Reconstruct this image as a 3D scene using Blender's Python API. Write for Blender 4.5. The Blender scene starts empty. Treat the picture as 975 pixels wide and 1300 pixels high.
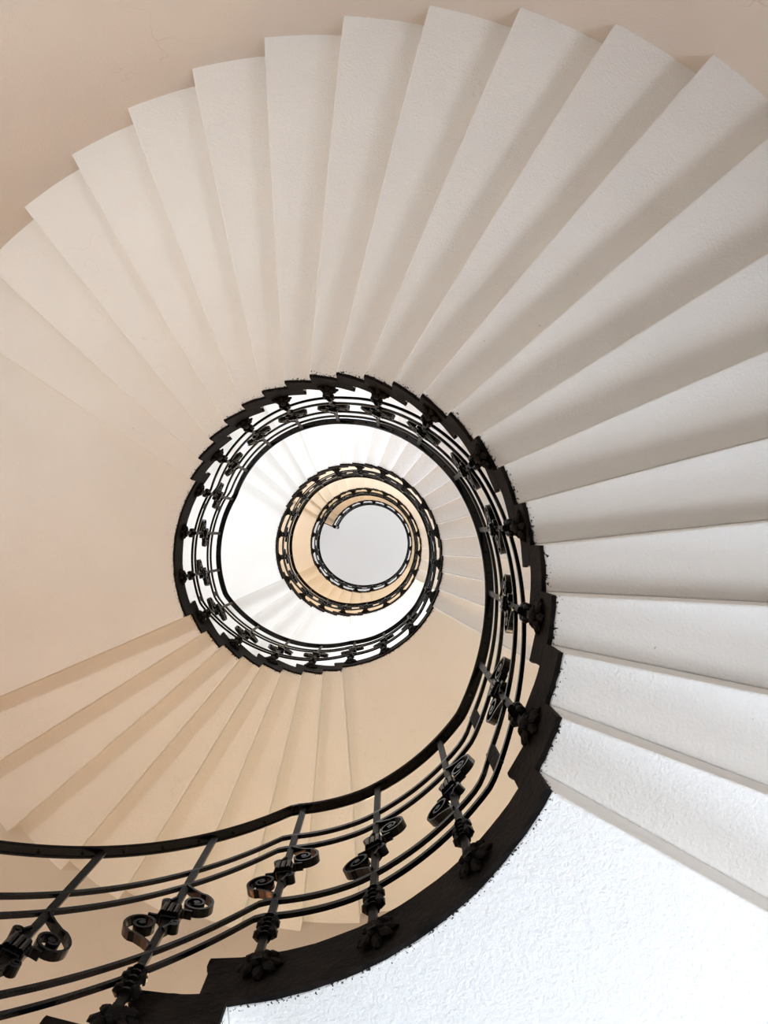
import bpy, bmesh, math, random
from mathutils import Matrix, Vector

# ------------------------------------------------------------------ camera
PI = math.pi
SC = bpy.context.scene
COL = SC.collection
CZ = 1.60                                   # eye height above the ground floor
TX, TY, CX, CY = .0306, .0048, .4835, .1526  # small tilt of the upward look, place inside the well


def P(r, th, z):
    """well cylinder coordinates (radius, angle in radians, height above the eye) -> world"""
    return Vector((r * math.cos(th), -r * math.sin(th), z + CZ))


cd = bpy.data.cameras.new('camera')
cam = bpy.data.objects.new('camera', cd)
COL.objects.link(cam)
cd.sensor_fit = 'VERTICAL'
cd.sensor_height = 24.0
cd.lens = 24.0 * 1000.0 / 1300.0
cd.clip_start = .02
cd.clip_end = 100
_a, _b, _c, _s = math.cos(TX), math.sin(TX), math.cos(TY), math.sin(TY)
RM = Matrix(((1, 0, 0), (0, _a, -_b), (0, _b, _a))) @ Matrix(((_c, 0, _s), (0, 1, 0), (-_s, 0, _c)))
RM = RM @ Matrix(((1, 0, 0), (0, -1, 0), (0, 0, 1)))
rot = Matrix((RM[0], RM[1], -RM[2])).transposed()
cam.matrix_world = Matrix.Translation((CX, -CY, CZ)) @ rot.to_4x4()
SC.camera = cam

# ------------------------------------------------------------------ exposure, world
SC.view_settings.view_transform = 'Standard'
SC.view_settings.look = 'None'
SC.view_settings.gamma = 1
SC.view_settings.exposure = 0.0
SC.cycles.max_bounces = 10
SC.cycles.diffuse_bounces = 7
W = bpy.data.worlds.new('overcast_sky')
SC.world = W
W.use_nodes = True
W.node_tree.nodes['Background'].inputs[0].default_value = (.75, .86, 1, 1)
W.node_tree.nodes['Background'].inputs[1].default_value = 1.0

COOL = (.60, .79, 1.0)       # cool tint of an added fill opening
SKY = (.84, .92, 1.0)        # overcast sky
WARM_FILL = (1.0, .95, .88)        # warm tint of an added fill opening
# unseen windows, most added as fill: angle (deg), bottom and top above the eye, columns wide, light power, colour
UNSEEN_WINDOWS = [
    (-62, -0.9, 0.9, 10, 106, (.68, .82, 1)),
    (-18, -0.9, 0.9, 8, 114, (.88, .93, 1)),
    (215, -0.9, 0.9, 8, 30, COOL),  # added near the floor as cool fill
    (10, 4.4, 6.2, 8, 30, WARM_FILL),  # added to light the right side of the second turn
    (172, 7.6, 9.4, 8, 84, SKY),
    (248, 8.0, 9.6, 8, 38, SKY),  # added as fill for the second turn
    (-60, 9.0, 10.8, 8, 138, SKY),
    (106, 6.8, 8.6, 8, 104, (.84, .90, 1)),  # placed to whiten the top steps of the second turn
    (20, 21.2, 23.2, 8, 72, SKY),  # this and the next three added to light the ceiling evenly
    (110, 21.2, 23.2, 8, 56, SKY),
    (200, 21.2, 23.2, 8, 38, SKY),
    (290, 21.2, 23.2, 8, 52, SKY),
]
# unseen fill lamps, added to light the soffits: angle, height above the eye, emission strength, colour, label
FILL_LAMPS = [
    (150, 2.2, 222, (.95, .98, .95), 'opal globe lamp on the outer wall under the fan of the lowest long flight'),
    (225, 2.4, 62, (1, .40, .16), 'opal globe lamp on the outer wall below the peach lit short flight'),
    (-72, 4.3, 154, (1, .76, .44), 'opal globe lamp on the outer wall above the bright lower right landing'),
    (-60, 14.2, 160, (1, .87, .66), 'opal globe lamp on the outer wall below the small orange tan landing'),
    (60, 12.0, 125, (1, .86, .74), 'opal globe lamp on the outer wall between second and third long flight, right one'),
    (120, 12.4, 310, (1, .93, .80), 'opal globe lamp on the outer wall between second and third long flight, left one'),
    (12, 10.4, 70, (1, .92, .84), 'opal globe lamp on the outer wall beside the first steps of the second long flight'),
    (245, 13.8, 100, (1, .68, .36), 'opal globe lamp on the outer wall below the small orange lit short flight'),
    (10, 15.2, 130, (1, .85, .66), 'opal globe lamp on the outer wall beside the lowest steps of the topmost flight'),
    (70, 16.4, 110, (1, .82, .62), 'opal globe lamp on the outer wall below the middle of the topmost flight'),
    (130, 17.4, 210, (1, .74, .47), 'opal globe lamp on the outer wall below the very end of the stairs'),
]

# ------------------------------------------------------------------ measures
Z0 = 1.9837
H, HB, HC = .1671, .168, .155
A0, DA = -.4948, .1537
B0, DB = 3.5567 - 2 * PI, .155
C0, DC = 3.5698 - 2 * PI, .1798
T = .20
RAD = math.radians
DEG = math.degrees


def rwall(th):
    return 3.056 + .08 * math.cos(th) - .10 * math.sin(th)


# ------------------------------------------------------------------ materials
def new_mat(name):
    m = bpy.data.materials.new(name)
    m.use_nodes = True
    nt = m.node_tree
    return m, nt, nt.nodes['Principled BSDF']


def N(nt, kind, **kw):
    n = nt.nodes.new(kind)
    for k, v in kw.items():
        setattr(n, k, v)
    return n


def math_node(nt, op, a, b=None, clamp=False):
    n = N(nt, 'ShaderNodeMath', operation=op, use_clamp=clamp)
    for i, v in enumerate((a, b)):
        if v is None:
            continue
        if isinstance(v, (int, float)):
            n.inputs[i].default_value = v
        else:
            nt.links.new(v, n.inputs[i])
    return n.outputs[0]


def noise(nt, pos, scale, detail=3, rough=.55):
    n = N(nt, 'ShaderNodeTexNoise')
    n.inputs['Scale'].default_value = scale
    n.inputs['Detail'].default_value = detail
    n.inputs['Roughness'].default_value = rough
    nt.links.new(pos, n.inputs['Vector'])
    return n.outputs['Fac']


def ramp(nt, fac, stops):
    r = N(nt, 'ShaderNodeValToRGB')
    el = r.color_ramp.elements
    while len(el) < len(stops):
        el.new(.5)
    for e, (p, c) in zip(el, stops):
        e.position = p
        e.color = c if len(c) == 4 else (*c, 1)
    nt.links.new(fac, r.inputs[0])
    return r.outputs[0]


def mix(nt, fac, a, b):
    m = N(nt, 'ShaderNodeMix', data_type='RGBA')
    if isinstance(fac, (int, float)):
        m.inputs[0].default_value = fac
    else:
        nt.links.new(fac, m.inputs[0])
    for i, v in ((6, a), (7, b)):
        if isinstance(v, tuple):
            m.inputs[i].default_value = (*v, 1)
        else:
            nt.links.new(v, m.inputs[i])
    return m.outputs[2]


def plaster(name, col, col2, bump=.35, rim=False, cracks=.0):
    m, nt, bs = new_mat(name)
    pos = N(nt, 'ShaderNodeNewGeometry').outputs['Position']
    c = mix(nt, ramp(nt, noise(nt, pos, 1.3, 4), [(.35, (0, 0, 0)), (.7, (1, 1, 1))]), col, col2)
    # small scratches and dark specks of old paint
    sp = ramp(nt, noise(nt, pos, 38, 2), [(.77, (0, 0, 0)), (.79, (1, 1, 1))])
    sp2 = ramp(nt, noise(nt, pos, 4.0, 2), [(.55, (0, 0, 0)), (.62, (1, 1, 1))])
    spk = math_node(nt, 'MULTIPLY', sp, sp2)
    c = mix(nt, math_node(nt, 'MULTIPLY', spk, .55), c, (.16, .13, .10))
    if cracks:
        v = N(nt, 'ShaderNodeTexVoronoi', feature='DISTANCE_TO_EDGE')
        v.inputs['Scale'].default_value = 1.5
        w = N(nt, 'ShaderNodeTexNoise')
        w.inputs['Scale'].default_value = 3.5
        nt.links.new(pos, w.inputs['Vector'])
        add = N(nt, 'ShaderNodeVectorMath', operation='ADD')
        nt.links.new(pos, add.inputs[0])
        sc = N(nt, 'ShaderNodeVectorMath', operation='SCALE')
        nt.links.new(w.outputs['Color'], sc.inputs[0])
        sc.inputs['Scale'].default_value = .8
        nt.links.new(sc.outputs[0], add.inputs[1])
        nt.links.new(add.outputs[0], v.inputs['Vector'])
        line = ramp(nt, v.outputs['Distance'], [(.0, (1, 1, 1)), (.006, (0, 0, 0))])
        gate = ramp(nt, noise(nt, pos, 1.1, 1), [(.56, (0, 0, 0)), (.62, (1, 1, 1))])
        c = mix(nt, math_node(nt, 'MULTIPLY', math_node(nt, 'MULTIPLY', line, gate), cracks), c, (.30, .25, .21))
    if rim:                                   # black string paint spattered over the first centimetres of plaster
        sx = N(nt, 'ShaderNodeSeparateXYZ')
        nt.links.new(pos, sx.inputs[0])
        r2 = math_node(nt, 'ADD', math_node(nt, 'MULTIPLY', sx.outputs[0], sx.outputs[0]),
                       math_node(nt, 'MULTIPLY', sx.outputs[1], sx.outputs[1]))
        rr = math_node(nt, 'SQRT', r2)
        near = math_node(nt, 'SUBTRACT', 1.0, math_node(nt, 'MULTIPLY', math_node(nt, 'SUBTRACT', rr, 1.01), 32), True)
        nn = noise(nt, pos, 120, 2)
        k = math_node(nt, 'ADD', nn, math_node(nt, 'MULTIPLY', near, .235))
        mask = ramp(nt, k, [(.74, (0, 0, 0)), (.77, (1, 1, 1))])
        mask = math_node(nt, 'MULTIPLY', mask, math_node(nt, 'GREATER_THAN', near, .01))
        c = mix(nt, mask, c, (.03, .024, .018))
    nt.links.new(c, bs.inputs['Base Color'])
    bs.inputs['Roughness'].default_value = .75
    bs.inputs['Specular IOR Level'].default_value = .25
    b1 = N(nt, 'ShaderNodeBump')
    b1.inputs['Strength'].default_value = bump
    b1.inputs['Distance'].default_value = .012
    hsum = math_node(nt, 'ADD', noise(nt, pos, 95, 4), math_node(nt, 'MULTIPLY', noise(nt, pos, 26, 3), .7))
    nt.links.new(hsum, b1.inputs['Height'])
    nt.links.new(b1.outputs[0], bs.inputs['Normal'])
    return m


M_SOFFIT = plaster('limewashed_plaster', (.83, .82, .80), (.79, .775, .75), .4, rim=True, cracks=.12)
M_WALL = plaster('beige_wall_plaster', (.61, .545, .48), (.58, .515, .455), .22, cracks=.35)
M_CEIL = plaster('ceiling_plaster', (.80, .79, .78), (.80, .79, .78), .05)


def black_paint():
    m, nt, bs = new_mat('black_string_paint')
    pos = N(nt, 'ShaderNodeNewGeometry').outputs['Position']
    c = mix(nt, ramp(nt, noise(nt, pos, 14, 4), [(.35, (0, 0, 0)), (.7, (1, 1, 1))]), (.004, .003, .0025), (.012, .008, .006))
    chips = ramp(nt, noise(nt, pos, 60, 4, .65), [(.70, (0, 0, 0)), (.76, (1, 1, 1))])
    c = mix(nt, chips, c, (.07, .045, .025))
    nt.links.new(c, bs.inputs['Base Color'])
    bs.inputs['Roughness'].default_value = .7
    bs.inputs['Specular IOR Level'].default_value = .08
    b = N(nt, 'ShaderNodeBump')
    b.inputs['Strength'].default_value = .7
    b.inputs['Distance'].default_value = .008
    nt.links.new(noise(nt, pos, 50, 5), b.inputs['Height'])
    nt.links.new(b.outputs[0], bs.inputs['Normal'])
    return m


def iron(name, col, rough, spec):
    m, nt, bs = new_mat(name)
    pos = N(nt, 'ShaderNodeNewGeometry').outputs['Position']
    c = mix(nt, ramp(nt, noise(nt, pos, 30, 3), [(.4, (0, 0, 0)), (.75, (1, 1, 1))]), col, tuple(x * 2.2 for x in col))
    nt.links.new(c, bs.inputs['Base Color'])
    bs.inputs['Roughness'].default_value = rough
    bs.inputs['Specular IOR Level'].default_value = spec
    b = N(nt, 'ShaderNodeBump')
    b.inputs['Strength'].default_value = .25
    b.inputs['Distance'].default_value = .003
    nt.links.new(noise(nt, pos, 120, 3), b.inputs['Height'])
    nt.links.new(b.outputs[0], bs.inputs['Normal'])
    return m


def flat(name, col, rough=.6, emit=None, strength=0):
    m, nt, bs = new_mat(name)
    bs.inputs['Base Color'].default_value = (*col, 1)
    bs.inputs['Roughness'].default_value = rough
    if emit:
        bs.inputs['Emission Color'].default_value = (*emit, 1)
        bs.inputs['Emission Strength'].default_value = strength
    return m


M_PAINT = black_paint()
M_IRON = iron('black_gloss_iron', (.0012, .0014, .0018), .20, .20)
M_BAR = iron('worn_black_iron', (.003, .0024, .002), .38, .10)
M_TREAD = plaster('stone_tread', (.42, .37, .31), (.38, .33, .28), .2)
M_FRAME = flat('white_window_paint', (.75, .74, .72), .4)


def floor_mat():
    m, nt, bs = new_mat('terrazzo_floor')
    pos = N(nt, 'ShaderNodeNewGeometry').outputs['Position']
    c = ramp(nt, noise(nt, pos, 55, 3), [(.35, (.09, .085, .08)), (.5, (.16, .15, .14)), (.65, (.24, .22, .20))])
    nt.links.new(c, bs.inputs['Base Color'])
    bs.inputs['Roughness'].default_value = .45
    return m


def glass_mat():
    m, nt, bs = new_mat('window_glass')
    bs.inputs['Base Color'].default_value = (.9, .95, 1, 1)
    bs.inputs['Roughness'].default_value = .05
    bs.inputs['Transmission Weight'].default_value = 1
    bs.inputs['IOR'].default_value = 1.45
    return m


# ------------------------------------------------------------------ helpers
def link(name, bm, mats, parent=None, smooth=False):
    bmesh.ops.recalc_face_normals(bm, faces=bm.faces[:])
    me = bpy.data.meshes.new(name)
    bm.to_mesh(me)
    bm.free()
    for m in (mats if isinstance(mats, (list, tuple)) else [mats]):
        me.materials.append(m)
    if smooth:
        for p in me.polygons:
            p.use_smooth = True
    return link_me(name, me, parent)


def link_me(name, me, parent=None):
    o = bpy.data.objects.new(name, me)
    COL.objects.link(o)
    if parent:
        o.parent = parent
    return o


def empty(name, label, cat, loc=(0, 0, 0), group=None):
    o = bpy.data.objects.new(name, None)
    o.empty_display_size = .2
    COL.objects.link(o)
    o.location = loc
    o['label'] = label
    o['category'] = cat
    if group:
        o['group'] = group
    return o


def add_box(bm, M, sx, sy, sz, bevel=0):
    r = bmesh.ops.create_cube(bm, size=1, matrix=M @ Matrix.Diagonal((sx, sy, sz, 1)))
    if bevel:
        es = {e for v in r['verts'] for e in v.link_edges}
        bmesh.ops.bevel(bm, geom=list(es), offset=bevel, segments=1, affect='EDGES')


# ------------------------------------------------------------------ the room
def build_wall():
    """round outer wall with window openings, real thickness"""
    zb, zt, n, th = -CZ, 24.0, 144, .42
    zs = {zb, zt}
    cut = []
    for a, z1, z2, w, *_ in UNSEEN_WINDOWS:
        zs |= {z1, z2}
        i0 = round((a % 360) / 360 * n) - w // 2
        cut.append((i0, i0 + w, z1, z2))
    k = zb
    while k < zt:
        zs.add(round(k, 3))
        k += 1.3
    zs = sorted(zs)
    bm = bmesh.new()
    inner, outer = {}, {}
    for i in range(n):
        t = 2 * PI * i / n
        for j, z in enumerate(zs):
            inner[i, j] = bm.verts.new(P(rwall(t), t, z))
            outer[i, j] = bm.verts.new(P(rwall(t) + th, t, z))

    def hole(i, j):
        if j < 0 or j >= len(zs) - 1:
            return False
        zc = (zs[j] + zs[j + 1]) / 2
        for a, b, z1, z2 in cut:
            if z1 < zc < z2 and any(a <= i + q < b for q in (-n, 0, n)):
                return True
        return False
    for i in range(n):
        i2 = (i + 1) % n
        for j in range(len(zs) - 1):
            if hole(i, j):
                for (ii, a, b) in ((i - 1, i, i), (i2, i2, i2)):
                    if not hole(ii % n, j):
                        bm.faces.new((inner[a, j], inner[a, j + 1], outer[b, j + 1], outer[b, j]))
                for jj, q in ((j - 1, j), (j + 1, j + 1)):
                    if not hole(i, jj):
                        bm.faces.new((inner[i, q], inner[i2, q], outer[i2, q], outer[i, q]))
                continue
            f = bm.faces.new((inner[i, j], inner[i2, j], inner[i2, j + 1], inner[i, j + 1]))
            f.smooth = True
            f = bm.faces.new((outer[i, j], outer[i2, j], outer[i2, j + 1], outer[i, j + 1]))
            f.smooth = True
    for i in range(n):
        i2 = (i + 1) % n
        for j in (0, len(zs) - 1):
            bm.faces.new((inner[i, j], inner[i2, j], outer[i2, j], outer[i, j]))
    o = link('wall_outer', bm, M_WALL)
    o['kind'] = 'structure'
    # unseen windows in the openings, lit by area lights
    for q, ((a, z1, z2, w, power, colr), c) in enumerate(zip(UNSEEN_WINDOWS, cut), 1):
        ta, tb = 2 * PI * c[0] / n, 2 * PI * c[1] / n
        tm = (ta + tb) / 2
        rm = rwall(tm) + .22
        half = rm * math.tan((tb - ta) / 2) * .985
        X = Vector((-math.sin(tm), -math.cos(tm), 0))
        R = Vector((math.cos(tm), -math.sin(tm), 0))
        base = Matrix((( X.x, R.x, 0, R.x * rm), (X.y, R.y, 0, R.y * rm), (0, 0, 1, (z1 + z2) / 2 + CZ), (0, 0, 0, 1)))
        hh = (z2 - z1) / 2
        bm = bmesh.new()
        for s in (-1, 1):
            add_box(bm, base @ Matrix.Translation((s * (half - .03), 0, 0)), .06, .07, 2 * hh)
            add_box(bm, base @ Matrix.Translation((0, 0, s * (hh - .03))), 2 * half, .07, .06)
        add_box(bm, base, .05, .06, 2 * hh)
        add_box(bm, base @ Matrix.Translation((0, 0, hh * .3)), 2 * half, .05, .04)
        wo = link('window_%d' % q, bm, M_FRAME)
        wo['kind'] = 'structure'
        ld = bpy.data.lights.new('daylight', 'AREA')  # area light in each unseen opening, power tuned per zone
        ld.shape = 'RECTANGLE'
        ld.size = 2 * half * .9
        ld.size_y = 2 * hh * .9
        ld.energy = power
        ld.color = colr
        lo = bpy.data.objects.new('daylight', ld)
        COL.objects.link(lo)
        lo.matrix_world = Matrix(((X.x, 0, R.x, R.x * (rm + .06)), (X.y, 0, R.y, R.y * (rm + .06)), (0, 1, 0, (z1 + z2) / 2 + CZ), (0, 0, 0, 1)))


build_wall()


def disc(name, z, r, mat, th):
    bm = bmesh.new()
    n = 96
    lo = [bm.verts.new(P(r, 2 * PI * i / n, z)) for i in range(n)]
    hi = [bm.verts.new(P(r, 2 * PI * i / n, z + th)) for i in range(n)]
    bm.faces.new(lo)
    bm.faces.new(hi)
    for i in range(n):
        bm.faces.new((lo[i], lo[(i + 1) % n], hi[(i + 1) % n], hi[i]))
    o = link(name, bm, mat)
    o['kind'] = 'structure'


disc('floor', -CZ - .2, 3.6, floor_mat(), .2)
disc('ceiling', 24.0, 3.6, M_CEIL, .2)

# glowing globes added out of view on the outer wall as fill
lamp_me = {}
for (a, z, s, lc, lab) in FILL_LAMPS:
    t = RAD(a)
    R_ = rwall(t)
    t_ = empty('wall_lamp', lab, 'lamp', P(R_, t, z), 'globe wall lamps up the stairwell')
    loc = P(R_, t, z)
    bm = bmesh.new()
    dirn = -Vector((math.cos(t), -math.sin(t), 0))
    Mx = dirn.to_track_quat('Z', 'Y').to_matrix().to_4x4()
    bmesh.ops.create_cone(bm, cap_ends=True, segments=20, radius1=.06, radius2=.045, depth=.03, matrix=Mx @ Matrix.Translation((0, 0, .015)))
    bmesh.ops.create_cone(bm, cap_ends=True, segments=12, radius1=.012, radius2=.012, depth=.12, matrix=Mx @ Matrix.Translation((0, 0, .07)))
    link('lamp_arm', bm, flat('brass', (.5, .35, .12), .3), t_)
    bm = bmesh.new()
    bmesh.ops.create_uvsphere(bm, u_segments=20, v_segments=12, radius=.11, matrix=Mx @ Matrix.Translation((0, 0, .22)))
    link('lamp_globe', bm, flat('opal_globe', (.9, .85, .8), .4, lc, s), t_, True)

# ------------------------------------------------------------------ stone steps and landings
OV, NO = RAD(4.3), RAD(.6)


def block_bm(d, rise, skews, nst, rings, paint=False, seed=0, back_paint=False):
    """one stone: soffit from angle 0 to d at height 0, nosed front edge over the stone below"""
    rnd = random.Random(seed)
    sta = [d * i / nst for i in range(nst + 1)]
    per = [(t, 0) for t in sta] + [(t, T) for t in reversed(sta)]
    per += [(-OV, T), (-OV - NO * .8, T), (-OV - NO, T - .012), (-OV - NO, T - .04), (-OV - NO * .5, T - .052), (-OV, T - .056),
            (-OV, T - rise + .001), (0, T - rise + .001)]
    n = len(per)
    bm = bmesh.new()
    vs = []
    for ri, r in enumerate(rings):
        row = []
        for i, (t, z) in enumerate(per):
            rr, zz = r, z
            if paint and ri == len(rings) - 1:
                if i <= nst:
                    rr += rnd.random() * .003
                    zz -= .002
            elif paint and ri < len(rings) - 1:
                if i <= nst:
                    zz += rnd.uniform(-.004, .002) - .001
                elif i <= 2 * nst + 1:
                    zz += rnd.uniform(-.003, .003)
            a = t - (skews[0] + (skews[1] - skews[0]) * min(1, max(0, t / d))) * (r - 1) / 2
            row.append(bm.verts.new((rr * math.cos(a), -rr * math.sin(a), zz)))
        vs.append(row)
    for a, b in zip(vs[:-1], vs[1:]):
        for i in range(n):
            j = (i + 1) % n
            f = bm.faces.new((a[i], a[j], b[j], b[i]))
            if not paint and nst < i + 0 <= 2 * nst + 1:
                f.material_index = 1
    for row in (vs[0], vs[-1]):
        for i in range(nst):
            k = 2 * nst + 1 - i
            quad = [row[i], row[i + 1], row[k - 1], row[k]]
            if i == 0:
                quad.append(row[n - 1])
            bm.faces.new(quad)
        bm.faces.new([row[2 * nst + 1]] + [row[q] for q in range(2 * nst + 2, n)])
    bmesh.ops.recalc_face_normals(bm, faces=bm.faces[:])
    return bm


def mesh_of(bm, name, mats):
    me = bpy.data.meshes.new(name)
    bm.to_mesh(me)
    bm.free()
    for m in mats:
        me.materials.append(m)
    return me


RINGS = [1.012, 1.4, 1.8, 2.3, 2.8, 3.3]
_cache = {}


def stone(kind, d, rise, skew, nst, var=0):
    key = (kind, round(d, 4), round(rise, 4), var, skew)
    if key not in _cache:
        body = mesh_of(block_bm(d, rise, skew, nst, RINGS), kind, [M_SOFFIT, M_TREAD])
        end = mesh_of(block_bm(d, rise, skew, max(nst, 9), [.999, 1.0125], True, var + 7), 'painted_end', [M_PAINT])
        _cache[key] = (body, end)
    return _cache[key]


def put_stone(name, th, z, data, parent=None, bevel=True):
    o = link_me(name, data[0])
    e = link_me('painted_end', data[1], o)
    if parent:
        o.parent = parent
        o.location = (0, 0, z + CZ - parent.location.z)
        o.rotation_euler = (0, 0, -th)
    else:
        o.location = (0, 0, z + CZ)
        o.rotation_euler = (0, 0, -th)
    if bevel:
        m = o.modifiers.new('worn_edges', 'BEVEL')
        m.width = .007
        m.segments = 2
        m.limit_method = 'ANGLE'
        m.angle_limit = RAD(40)
    return o


SKA, SKB = RAD(.9), RAD(.4)
FLIGHT_LABEL_A = [
    'lowest long flight of white stone steps fanning over the top and right of the photo',
    'second long flight, bright white steps seen inside the big black rail ring',
    'third long flight, small cream steps between the two inner rail rings',
    'topmost long flight, thin tan crescent next to the round ceiling',
]
FLIGHT_LABEL_B = [
    'bottom flight cut by the lower edge, dark step ends beside the nearest railing',
    'peach lit short flight of steps at the lower left, below the left landing',
    'short bright white flight at the bottom of the second ring, above the tan landing',
    'small orange lit short flight at the bottom of the third ring',
]
LAND_LABEL_A = [
    'large bright white landing slab filling the lower right corner',
    'plain tan landing slab right below the middle ring, above the nearest railing',
    'white landing slab crescent at the lower right inside the second ring',
    'small orange tan landing slab at the lower right of the third ring',
]
LAND_LABEL_B = [
    'big tan landing slab at the left edge of the photo',
    'glaring white landing slab at the left inside the first ring',
    'small cream landing slab at the left between the two inner rings',
]

# heights of the main landings (soffit) turn by turn
ZL = [Z0]
ZM = []
levels = []
for m in range(4):
    zm = ZL[m] + 21 * H
    ZM.append(zm)
    ZL.append(zm + (9 * HB if m == 0 else 8 * HC))


def flight(name_label, th0, dth, rise, z0, count, skew, last=False):
    t = empty('stair_flight', name_label, 'stairs', (0, 0, z0 + rise + CZ), 'flights of the spiral stairs')
    for k in range(count):
        st = put_stone('step', th0 + dth * k, z0 + rise * (k + 1), stone('step', dth, rise, (skew, skew), 4, k % 4), t)
    if last:      # the free end of the last stone is painted black like its face to the well
        bm = bmesh.new()
        a = dth + .004
        X = Vector((math.cos(a), -math.sin(a), 0))
        Y = Vector((math.sin(a), math.cos(a), 0))
        Mx = Matrix(((X.x, Y.x, 0, X.x * 2.0), (X.y, Y.y, 0, X.y * 2.0), (0, 0, 1, T / 2), (0, 0, 0, 1)))
        add_box(bm, Mx, 2.0, .02, T + .006)
        link('painted_end', bm, M_PAINT, st)
    return t


def landing(lab, tha, thb, z, rise, skew, seed):
    data = stone('landing', thb - tha, rise, skew, 24, seed)
    o = put_stone('landing', tha, z, data)
    o['label'] = lab
    o['category'] = 'landing'
    o['group'] = 'landings of the spiral stairs'
    return o


# bottom flight (turn 0)
flight(FLIGHT_LABEL_B[0], B0, DB, HB, Z0 - 9 * HB, 8, SKB)
for m in range(4):
    off = 2 * PI * m
    # main landing m: from the end of the short flight below to A0
    if m < 2:
        start = B0 + 8 * DB + off
    else:
        start = C0 + 7 * DC + off
    landing(LAND_LABEL_A[m], start, A0 + off, ZL[m], HB if m < 2 else HC, (SKB, SKA), m)
    flight(FLIGHT_LABEL_A[m], A0 + off, DA, H, ZL[m], 20 if m < 3 else 21, SKA, m == 3)
    if m < 3:
        bs_ = B0 if m == 0 else C0
        landing(LAND_LABEL_B[m], A0 + 20 * DA + off, bs_ + 2 * PI + off, ZM[m], H, (SKA, SKB), 10 + m)
        if m == 0:
            flight(FLIGHT_LABEL_B[1], B0 + 2 * PI, DB, HB, ZM[0], 8, SKB)
        else:
            flight(FLIGHT_LABEL_B[m + 1], C0 + 2 * PI + off, DC, HC, ZM[m], 7, SKB)

# ------------------------------------------------------------------ the iron railing
HR = []            # underside of the handrail: (degrees, height)


def node(a, z):
    HR.append((a, z))


node(-212, Z0 - 9 * HB + 1.22)
node(-158, Z0 - 9 * HB + 1.22)
for m in range(4):
    o_ = 360 * m
    node(-84 + o_, ZL[m] + 1.25)
    node(-66 + o_, ZL[m] + 1.205)
    node(-36 + o_, ZL[m] + 1.215)
    node(-10 + o_, ZL[m] + 1.64)
    node(27 + o_, ZL[m] + 2.215)
    node(75 + o_, ZL[m] + 3.35)
    node(149 + o_, ZM[m] + 1.24)
    if m < 3:
        node(201 + o_, ZM[m] + 1.24)
END = 156.0 + 1080
HR[-1] = (END, ZM[3] + 1.35)


def hr(a):
    for (a1, z1), (a2, z2) in zip(HR[:-1], HR[1:]):
        if a <= a2:
            return z1 + (z2 - z1) * (a - a1) / (a2 - a1)
    return HR[-1][1]


def hrs(a):
    return (hr(a - .9) + 2 * hr(a) + hr(a + .9)) / 4


RR = .965


def sweep(prof, a0, a1, step=1.6, dz=None, r0=RR):
    """sweep a closed (radial, vertical) profile along the rail line"""
    bm = bmesh.new()
    rows = []
    n = max(2, int((a1 - a0) / step))
    for i in range(n + 1):
        a = a0 + (a1 - a0) * i / n
        rows.append([bm.verts.new(P(r0 + x, RAD(a), hrs(a) + (drop(a, dz) if dz else 0) + y)) for x, y in prof])
    for a, b in zip(rows[:-1], rows[1:]):
        for i in range(len(prof)):
            j = (i + 1) % len(prof)
            bm.faces.new((a[i], a[j], b[j], b[i]))
    bm.faces.new(rows[0])
    bm.faces.new(rows[-1])
    return bm


rail = empty('railing', 'black wrought iron railing spiralling up around the open well', 'railing', P(RR, RAD(-158), Z0 - 9 * HB))


def part(name, bm, mat, smooth=False, parent=rail):
    o = link(name, bm, mat)
    bpy.context.view_layer.update()
    o.parent = parent
    o.matrix_parent_inverse = parent.matrix_world.inverted()
    return o


bpy.context.view_layer.update()
A_START = -206
# moulded handrail: channel underneath, rounded cap
hp = [(-.021, 0), (-.018, -.004), (-.013, -.004), (-.011, .002), (.011, .002), (.013, -.004), (.018, -.004), (.021, 0),
      (.0225, .007), (.019, .014), (.009, .018), (-.009, .018), (-.019, .014), (-.0225, .007)]
part('handrail', sweep(hp, A_START, END), M_IRON)
bar = [(-.007, -.009), (.007, -.009), (.007, .009), (-.007, .009)]
# drop below the handrail on the level and on the long flights
RAILS = [('upper_rail', -.29, -.215), ('upper_rail', -.40, -.405), ('lower_rail', -.805, -.72), ('lower_rail', -.90, -.91)]


def drop(a, q):
    sl = min(1.0, max(0.0, (hrs(a + 2.5) - hrs(a - 2.5)) / (RAD(5) * RR) / 1.1))
    if (a + 180) % 360 - 180 > 155 or (a + 180) % 360 - 180 < -60:
        sl = 0.0
    return q[1] + (q[2] - q[1]) * sl


for q in RAILS:
    part(q[0], sweep(bar, A_START, END, dz=q), M_IRON)


def frame_at(r, a, z):
    t = RAD(a)
    p = P(r, t, z)
    return Matrix(((-math.sin(t), math.cos(t), 0, p.x), (-math.cos(t), -math.sin(t), 0, p.y), (0, 0, 1, p.z), (0, 0, 0, 1)))


def strip(pts, thick, depth, taper_end=1.0):
    """a flat iron band bent along pts in the (tangent, vertical) plane"""
    bm = bmesh.new()
    rows = []
    n = len(pts)
    for i, (u, v) in enumerate(pts):
        u0, v0 = pts[max(i - 1, 0)]
        u1, v1 = pts[min(i + 1, n - 1)]
        dx, dy = u1 - u0, v1 - v0
        L = math.hypot(dx, dy) or 1
        nx, ny = -dy / L * thick / 2, dx / L * thick / 2
        d = depth / 2
        rows.append([bm.verts.new((u + nx, -d, v + ny)), bm.verts.new((u + nx, d, v + ny)),
                     bm.verts.new((u - nx, d, v - ny)), bm.verts.new((u - nx, -d, v - ny))])
    for a, b in zip(rows[:-1], rows[1:]):
        for i in range(4):
            j = (i + 1) % 4
            bm.faces.new((a[i], a[j], b[j], b[i]))
    bm.faces.new(rows[0])
    bm.faces.new(rows[-1])
    bmesh.ops.recalc_face_normals(bm, faces=bm.faces[:])
    return bm


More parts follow.
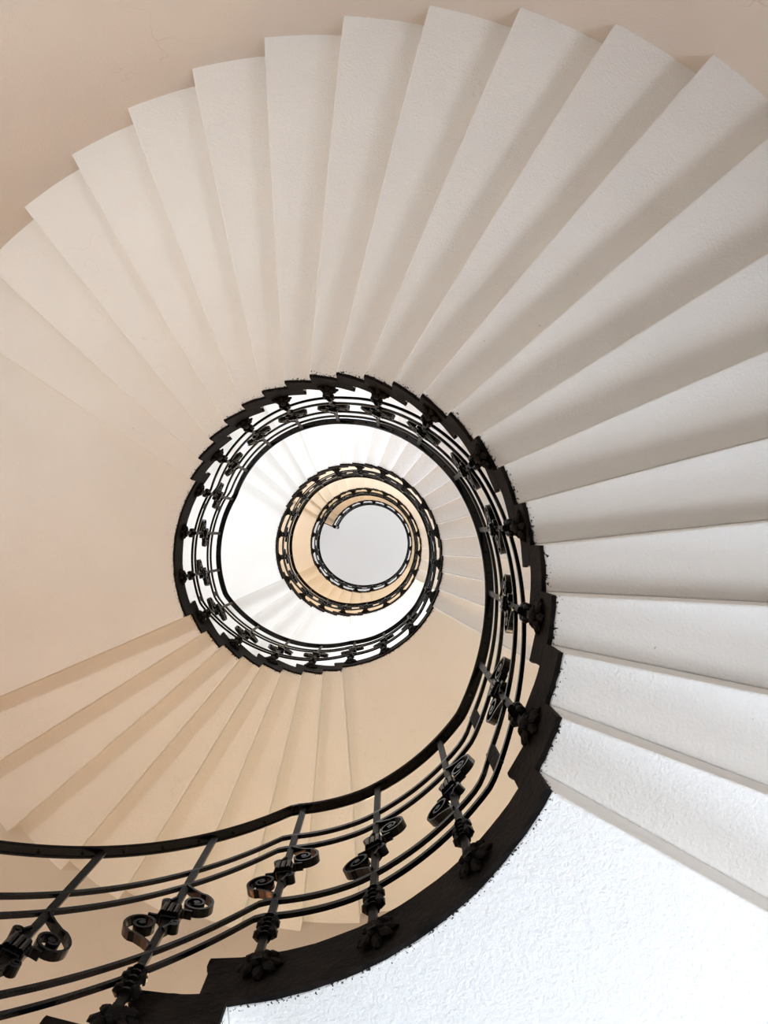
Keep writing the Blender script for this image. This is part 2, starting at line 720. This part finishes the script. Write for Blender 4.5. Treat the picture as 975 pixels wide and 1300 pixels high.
def spiral(cu, cv, r0, r1, t0, turns, n=34):
    return [(cu + (r0 + (r1 - r0) * (i / n) ** .7) * math.cos(t0 + 2 * PI * turns * i / n),
             cv + (r0 + (r1 - r0) * (i / n) ** .7) * math.sin(t0 + 2 * PI * turns * i / n)) for i in range(n + 1)]


# local ornament frame: origin on the bar midway between the rail pairs, u along +angle, v up
def big_scroll(sgn):
    pts = [(.004, .186), (.014, .172), (.034, .155), (.060, .138)]
    pts += spiral(.058, .080, .057, .013, RAD(70), -1.5)
    bm = strip([(sgn * u, sgn * v) for u, v in pts], .008, .027)
    # tie from the loop to the collar
    a = [(.058, .024), (.036, .026), (.018, .018), (.006, .004)]
    b = strip([(sgn * u, sgn * v) for u, v in a], .008, .026)
    me = bpy.data.meshes.new('t')
    b.to_mesh(me)
    b.free()
    bm.from_mesh(me)
    bmesh.ops.create_cone(bm, cap_ends=True, segments=10, radius1=.010, radius2=.010, depth=.028,
                          matrix=Matrix.Translation((sgn * .058, 0, sgn * .080)) @ Matrix.Rotation(PI / 2, 4, 'X'))
    return bm


def small_volute(su, sv, r=.017, v0=.055):
    pts = [(su * .004, sv * (v0 + .038)), (su * .012, sv * (v0 + .022))]
    sp = spiral(.026, v0, r, .004, RAD(125), -1.35, 18)
    pts += [(su * u, sv * v) for u, v in sp]
    return strip(pts, .007, .030)


def collar_bm():
    bm = bmesh.new()
    add_box(bm, Matrix.Identity(4), .062, .040, .050, .004)
    for s in (-1, 1):
        add_box(bm, Matrix.Translation((0, 0, s * .030)), .046, .034, .010, .002)
    for u in (-.018, 0, .018):
        bmesh.ops.create_cone(bm, cap_ends=True, segments=8, radius1=.009, radius2=.009, depth=.05, matrix=Matrix.Translation((u, -.020, 0)))
    return bm


def rosette_bm():
    bm = bmesh.new()
    bmesh.ops.create_uvsphere(bm, u_segments=12, v_segments=8, radius=.026, matrix=Matrix.Translation((0, -.020, 0)) @ Matrix.Diagonal((1, .8, 1, 1)))
    for k in range(8):
        a = 2 * PI * k / 8
        Mx = Matrix.Rotation(a, 4, 'Y') @ Matrix.Translation((.040, -.008 - .006 * (k % 2), 0)) @ Matrix.Rotation(RAD(20), 4, 'Z') @ Matrix.Diagonal((1.25, .55, .78, 1))
        bmesh.ops.create_icosphere(bm, subdivisions=1, radius=.021, matrix=Mx)
    for k in range(5):
        a = 2 * PI * (k + .5) / 5
        Mx = Matrix.Rotation(a, 4, 'Y') @ Matrix.Translation((.022, -.026, 0)) @ Matrix.Diagonal((1, .8, .8, 1))
        bmesh.ops.create_icosphere(bm, subdivisions=1, radius=.014, matrix=Mx)
    bmesh.ops.create_cone(bm, cap_ends=True, segments=14, radius1=.044, radius2=.036, depth=.014, matrix=Matrix.Translation((0, .004, 0)) @ Matrix.Rotation(PI / 2, 4, 'X'))
    return bm


def knuckle_bm():
    """turned and knobbed foot of the bar between lower rails and rosette"""
    bm = bmesh.new()
    for s in (-1, 1):
        for k, (v, r) in enumerate(((.060, .013), (.036, .016), (.008, .012), (-.018, .017))):
            bmesh.ops.create_icosphere(bm, subdivisions=1, radius=r, matrix=Matrix.Translation((s * (.017 + .003 * (k % 2)), 0, v)) @ Matrix.Diagonal((1, 1.1, 1.1, 1)))
    for v in (.075, .048, .022, -.004, -.032):
        bmesh.ops.create_cone(bm, cap_ends=True, segments=12, radius1=.019, radius2=.016, depth=.012, matrix=Matrix.Translation((0, 0, v)))
    return bm


def me_of(bm, name, mat, smooth=False):
    bmesh.ops.recalc_face_normals(bm, faces=bm.faces[:])
    me = bpy.data.meshes.new(name)
    bm.to_mesh(me)
    bm.free()
    me.materials.append(mat)
    if smooth:
        for p in me.polygons:
            p.use_smooth = True
    return me


ME_SCROLL = [me_of(big_scroll(1), 'scroll', M_IRON), me_of(big_scroll(-1), 'scroll', M_IRON)]
ME_VOL = [me_of(small_volute(-1, 1), 'volute', M_IRON), me_of(small_volute(1, -1), 'volute', M_IRON)]
ME_COLLAR = me_of(collar_bm(), 'collar', M_IRON)
ME_ROS = me_of(rosette_bm(), 'rosette', M_PAINT)
ME_KN = me_of(knuckle_bm(), 'foot_knobs', M_BAR)


def bar_me(vb):
    bm = bmesh.new()
    # origin = underside of the handrail; flat bar down to the string, foot bent back to the stone
    add_box(bm, Matrix.Translation((0, 0, vb / 2)), .022, .013, -vb)
    add_box(bm, Matrix.Translation((0, .012, vb + .012)), .026, .034, .024)
    return me_of(bm, 'baluster', M_BAR)


ME_BAR_L, ME_BAR_F = bar_me(-1.14), bar_me(-1.06)

BAL = []
for k in range(3):
    BAL.append((-134.2 + 17.6 * k + (0 if k else 0), 'F'))
BAL = [(-187, 'L'), (-169, 'L'), (-152, 'F')] + BAL
for m in range(4):
    o_ = 360 * m
    BAL += [(-81.5 + o_, 'L'), (-62.6 + o_, 'L'), (-44.2 + o_, 'L')]
    BAL += [(-24.2 + 17.61 * i + o_, 'F') for i in range(10)]
    if m < 3:
        BAL += [(151.0 + o_, 'L'), (169.5 + o_, 'L'), (188 + o_, 'L')]
        BAL += [(206.2 + 17.7 * i + o_, 'F') for i in range(4)]

for a, kind in BAL:
    if a < A_START or a > END - 2:
        continue
    b = link_me('baluster', ME_BAR_L if kind == 'L' else ME_BAR_F, rail)
    z = hrs(a)
    b.matrix_parent_inverse = rail.matrix_world.inverted()
    b.matrix_basis = frame_at(RR, a, z)
    mid = (drop(a, RAILS[1]) + drop(a, RAILS[2])) / 2 + .006
    for me in ME_SCROLL:
        s = link_me('scroll', me, b)
        s.location = (0, 0, mid)
    c = link_me('collar', ME_COLLAR, b)
    c.location = (0, 0, mid)
    for me in ME_VOL:
        s = link_me('volute', me, b)
        s.location = (0, 0, mid)
    kn = link_me('foot_knobs', ME_KN, b)
    kn.location = (0, 0, -.985 if kind == 'L' else -.955)
    r = link_me('rosette', ME_ROS, b)
    r.location = (0, .030, -1.115 if kind == 'L' else -1.055)

# spacers between the twin rails where lengths are joined
for m in range(4):
    for a in (-33, 157, 199, 272):
        for q1, q2 in (RAILS[:2], RAILS[2:]):
            aa = a + 360 * m
            if aa > END:
                continue
            hi, lo_ = drop(aa, q1), drop(aa, q2)
            bm = bmesh.new()
            add_box(bm, frame_at(RR, aa, hrs(aa) + (hi + lo_) / 2), .04, .012, hi - lo_)
            part('rail_spacer', bm, M_PAINT)

# screw heads under the handrail
bm = bmesh.new()
a = A_START + 4
while a < END:
    t = RAD(a)
    bmesh.ops.create_cone(bm, cap_ends=True, segments=8, radius1=.006, radius2=.004, depth=.006,
                          matrix=Matrix.Translation(P(RR, t, hrs(a) + .001)))
    a += 5.9
o = part('handrail_screws', bm, M_PAINT)
o['kind'] = 'stuff'

# newel that closes the railing at the top
bm = bmesh.new()
Mx = frame_at(RR, END, hrs(END))
add_box(bm, Mx @ Matrix.Translation((0, 0, -.52)), .05, .05, 1.16, .006)
bmesh.ops.create_uvsphere(bm, u_segments=14, v_segments=10, radius=.05, matrix=Mx @ Matrix.Translation((0, 0, .08)))
add_box(bm, Mx @ Matrix.Translation((0, 0, -1.08)), .08, .07, .10, .006)
part('newel', bm, M_IRON)
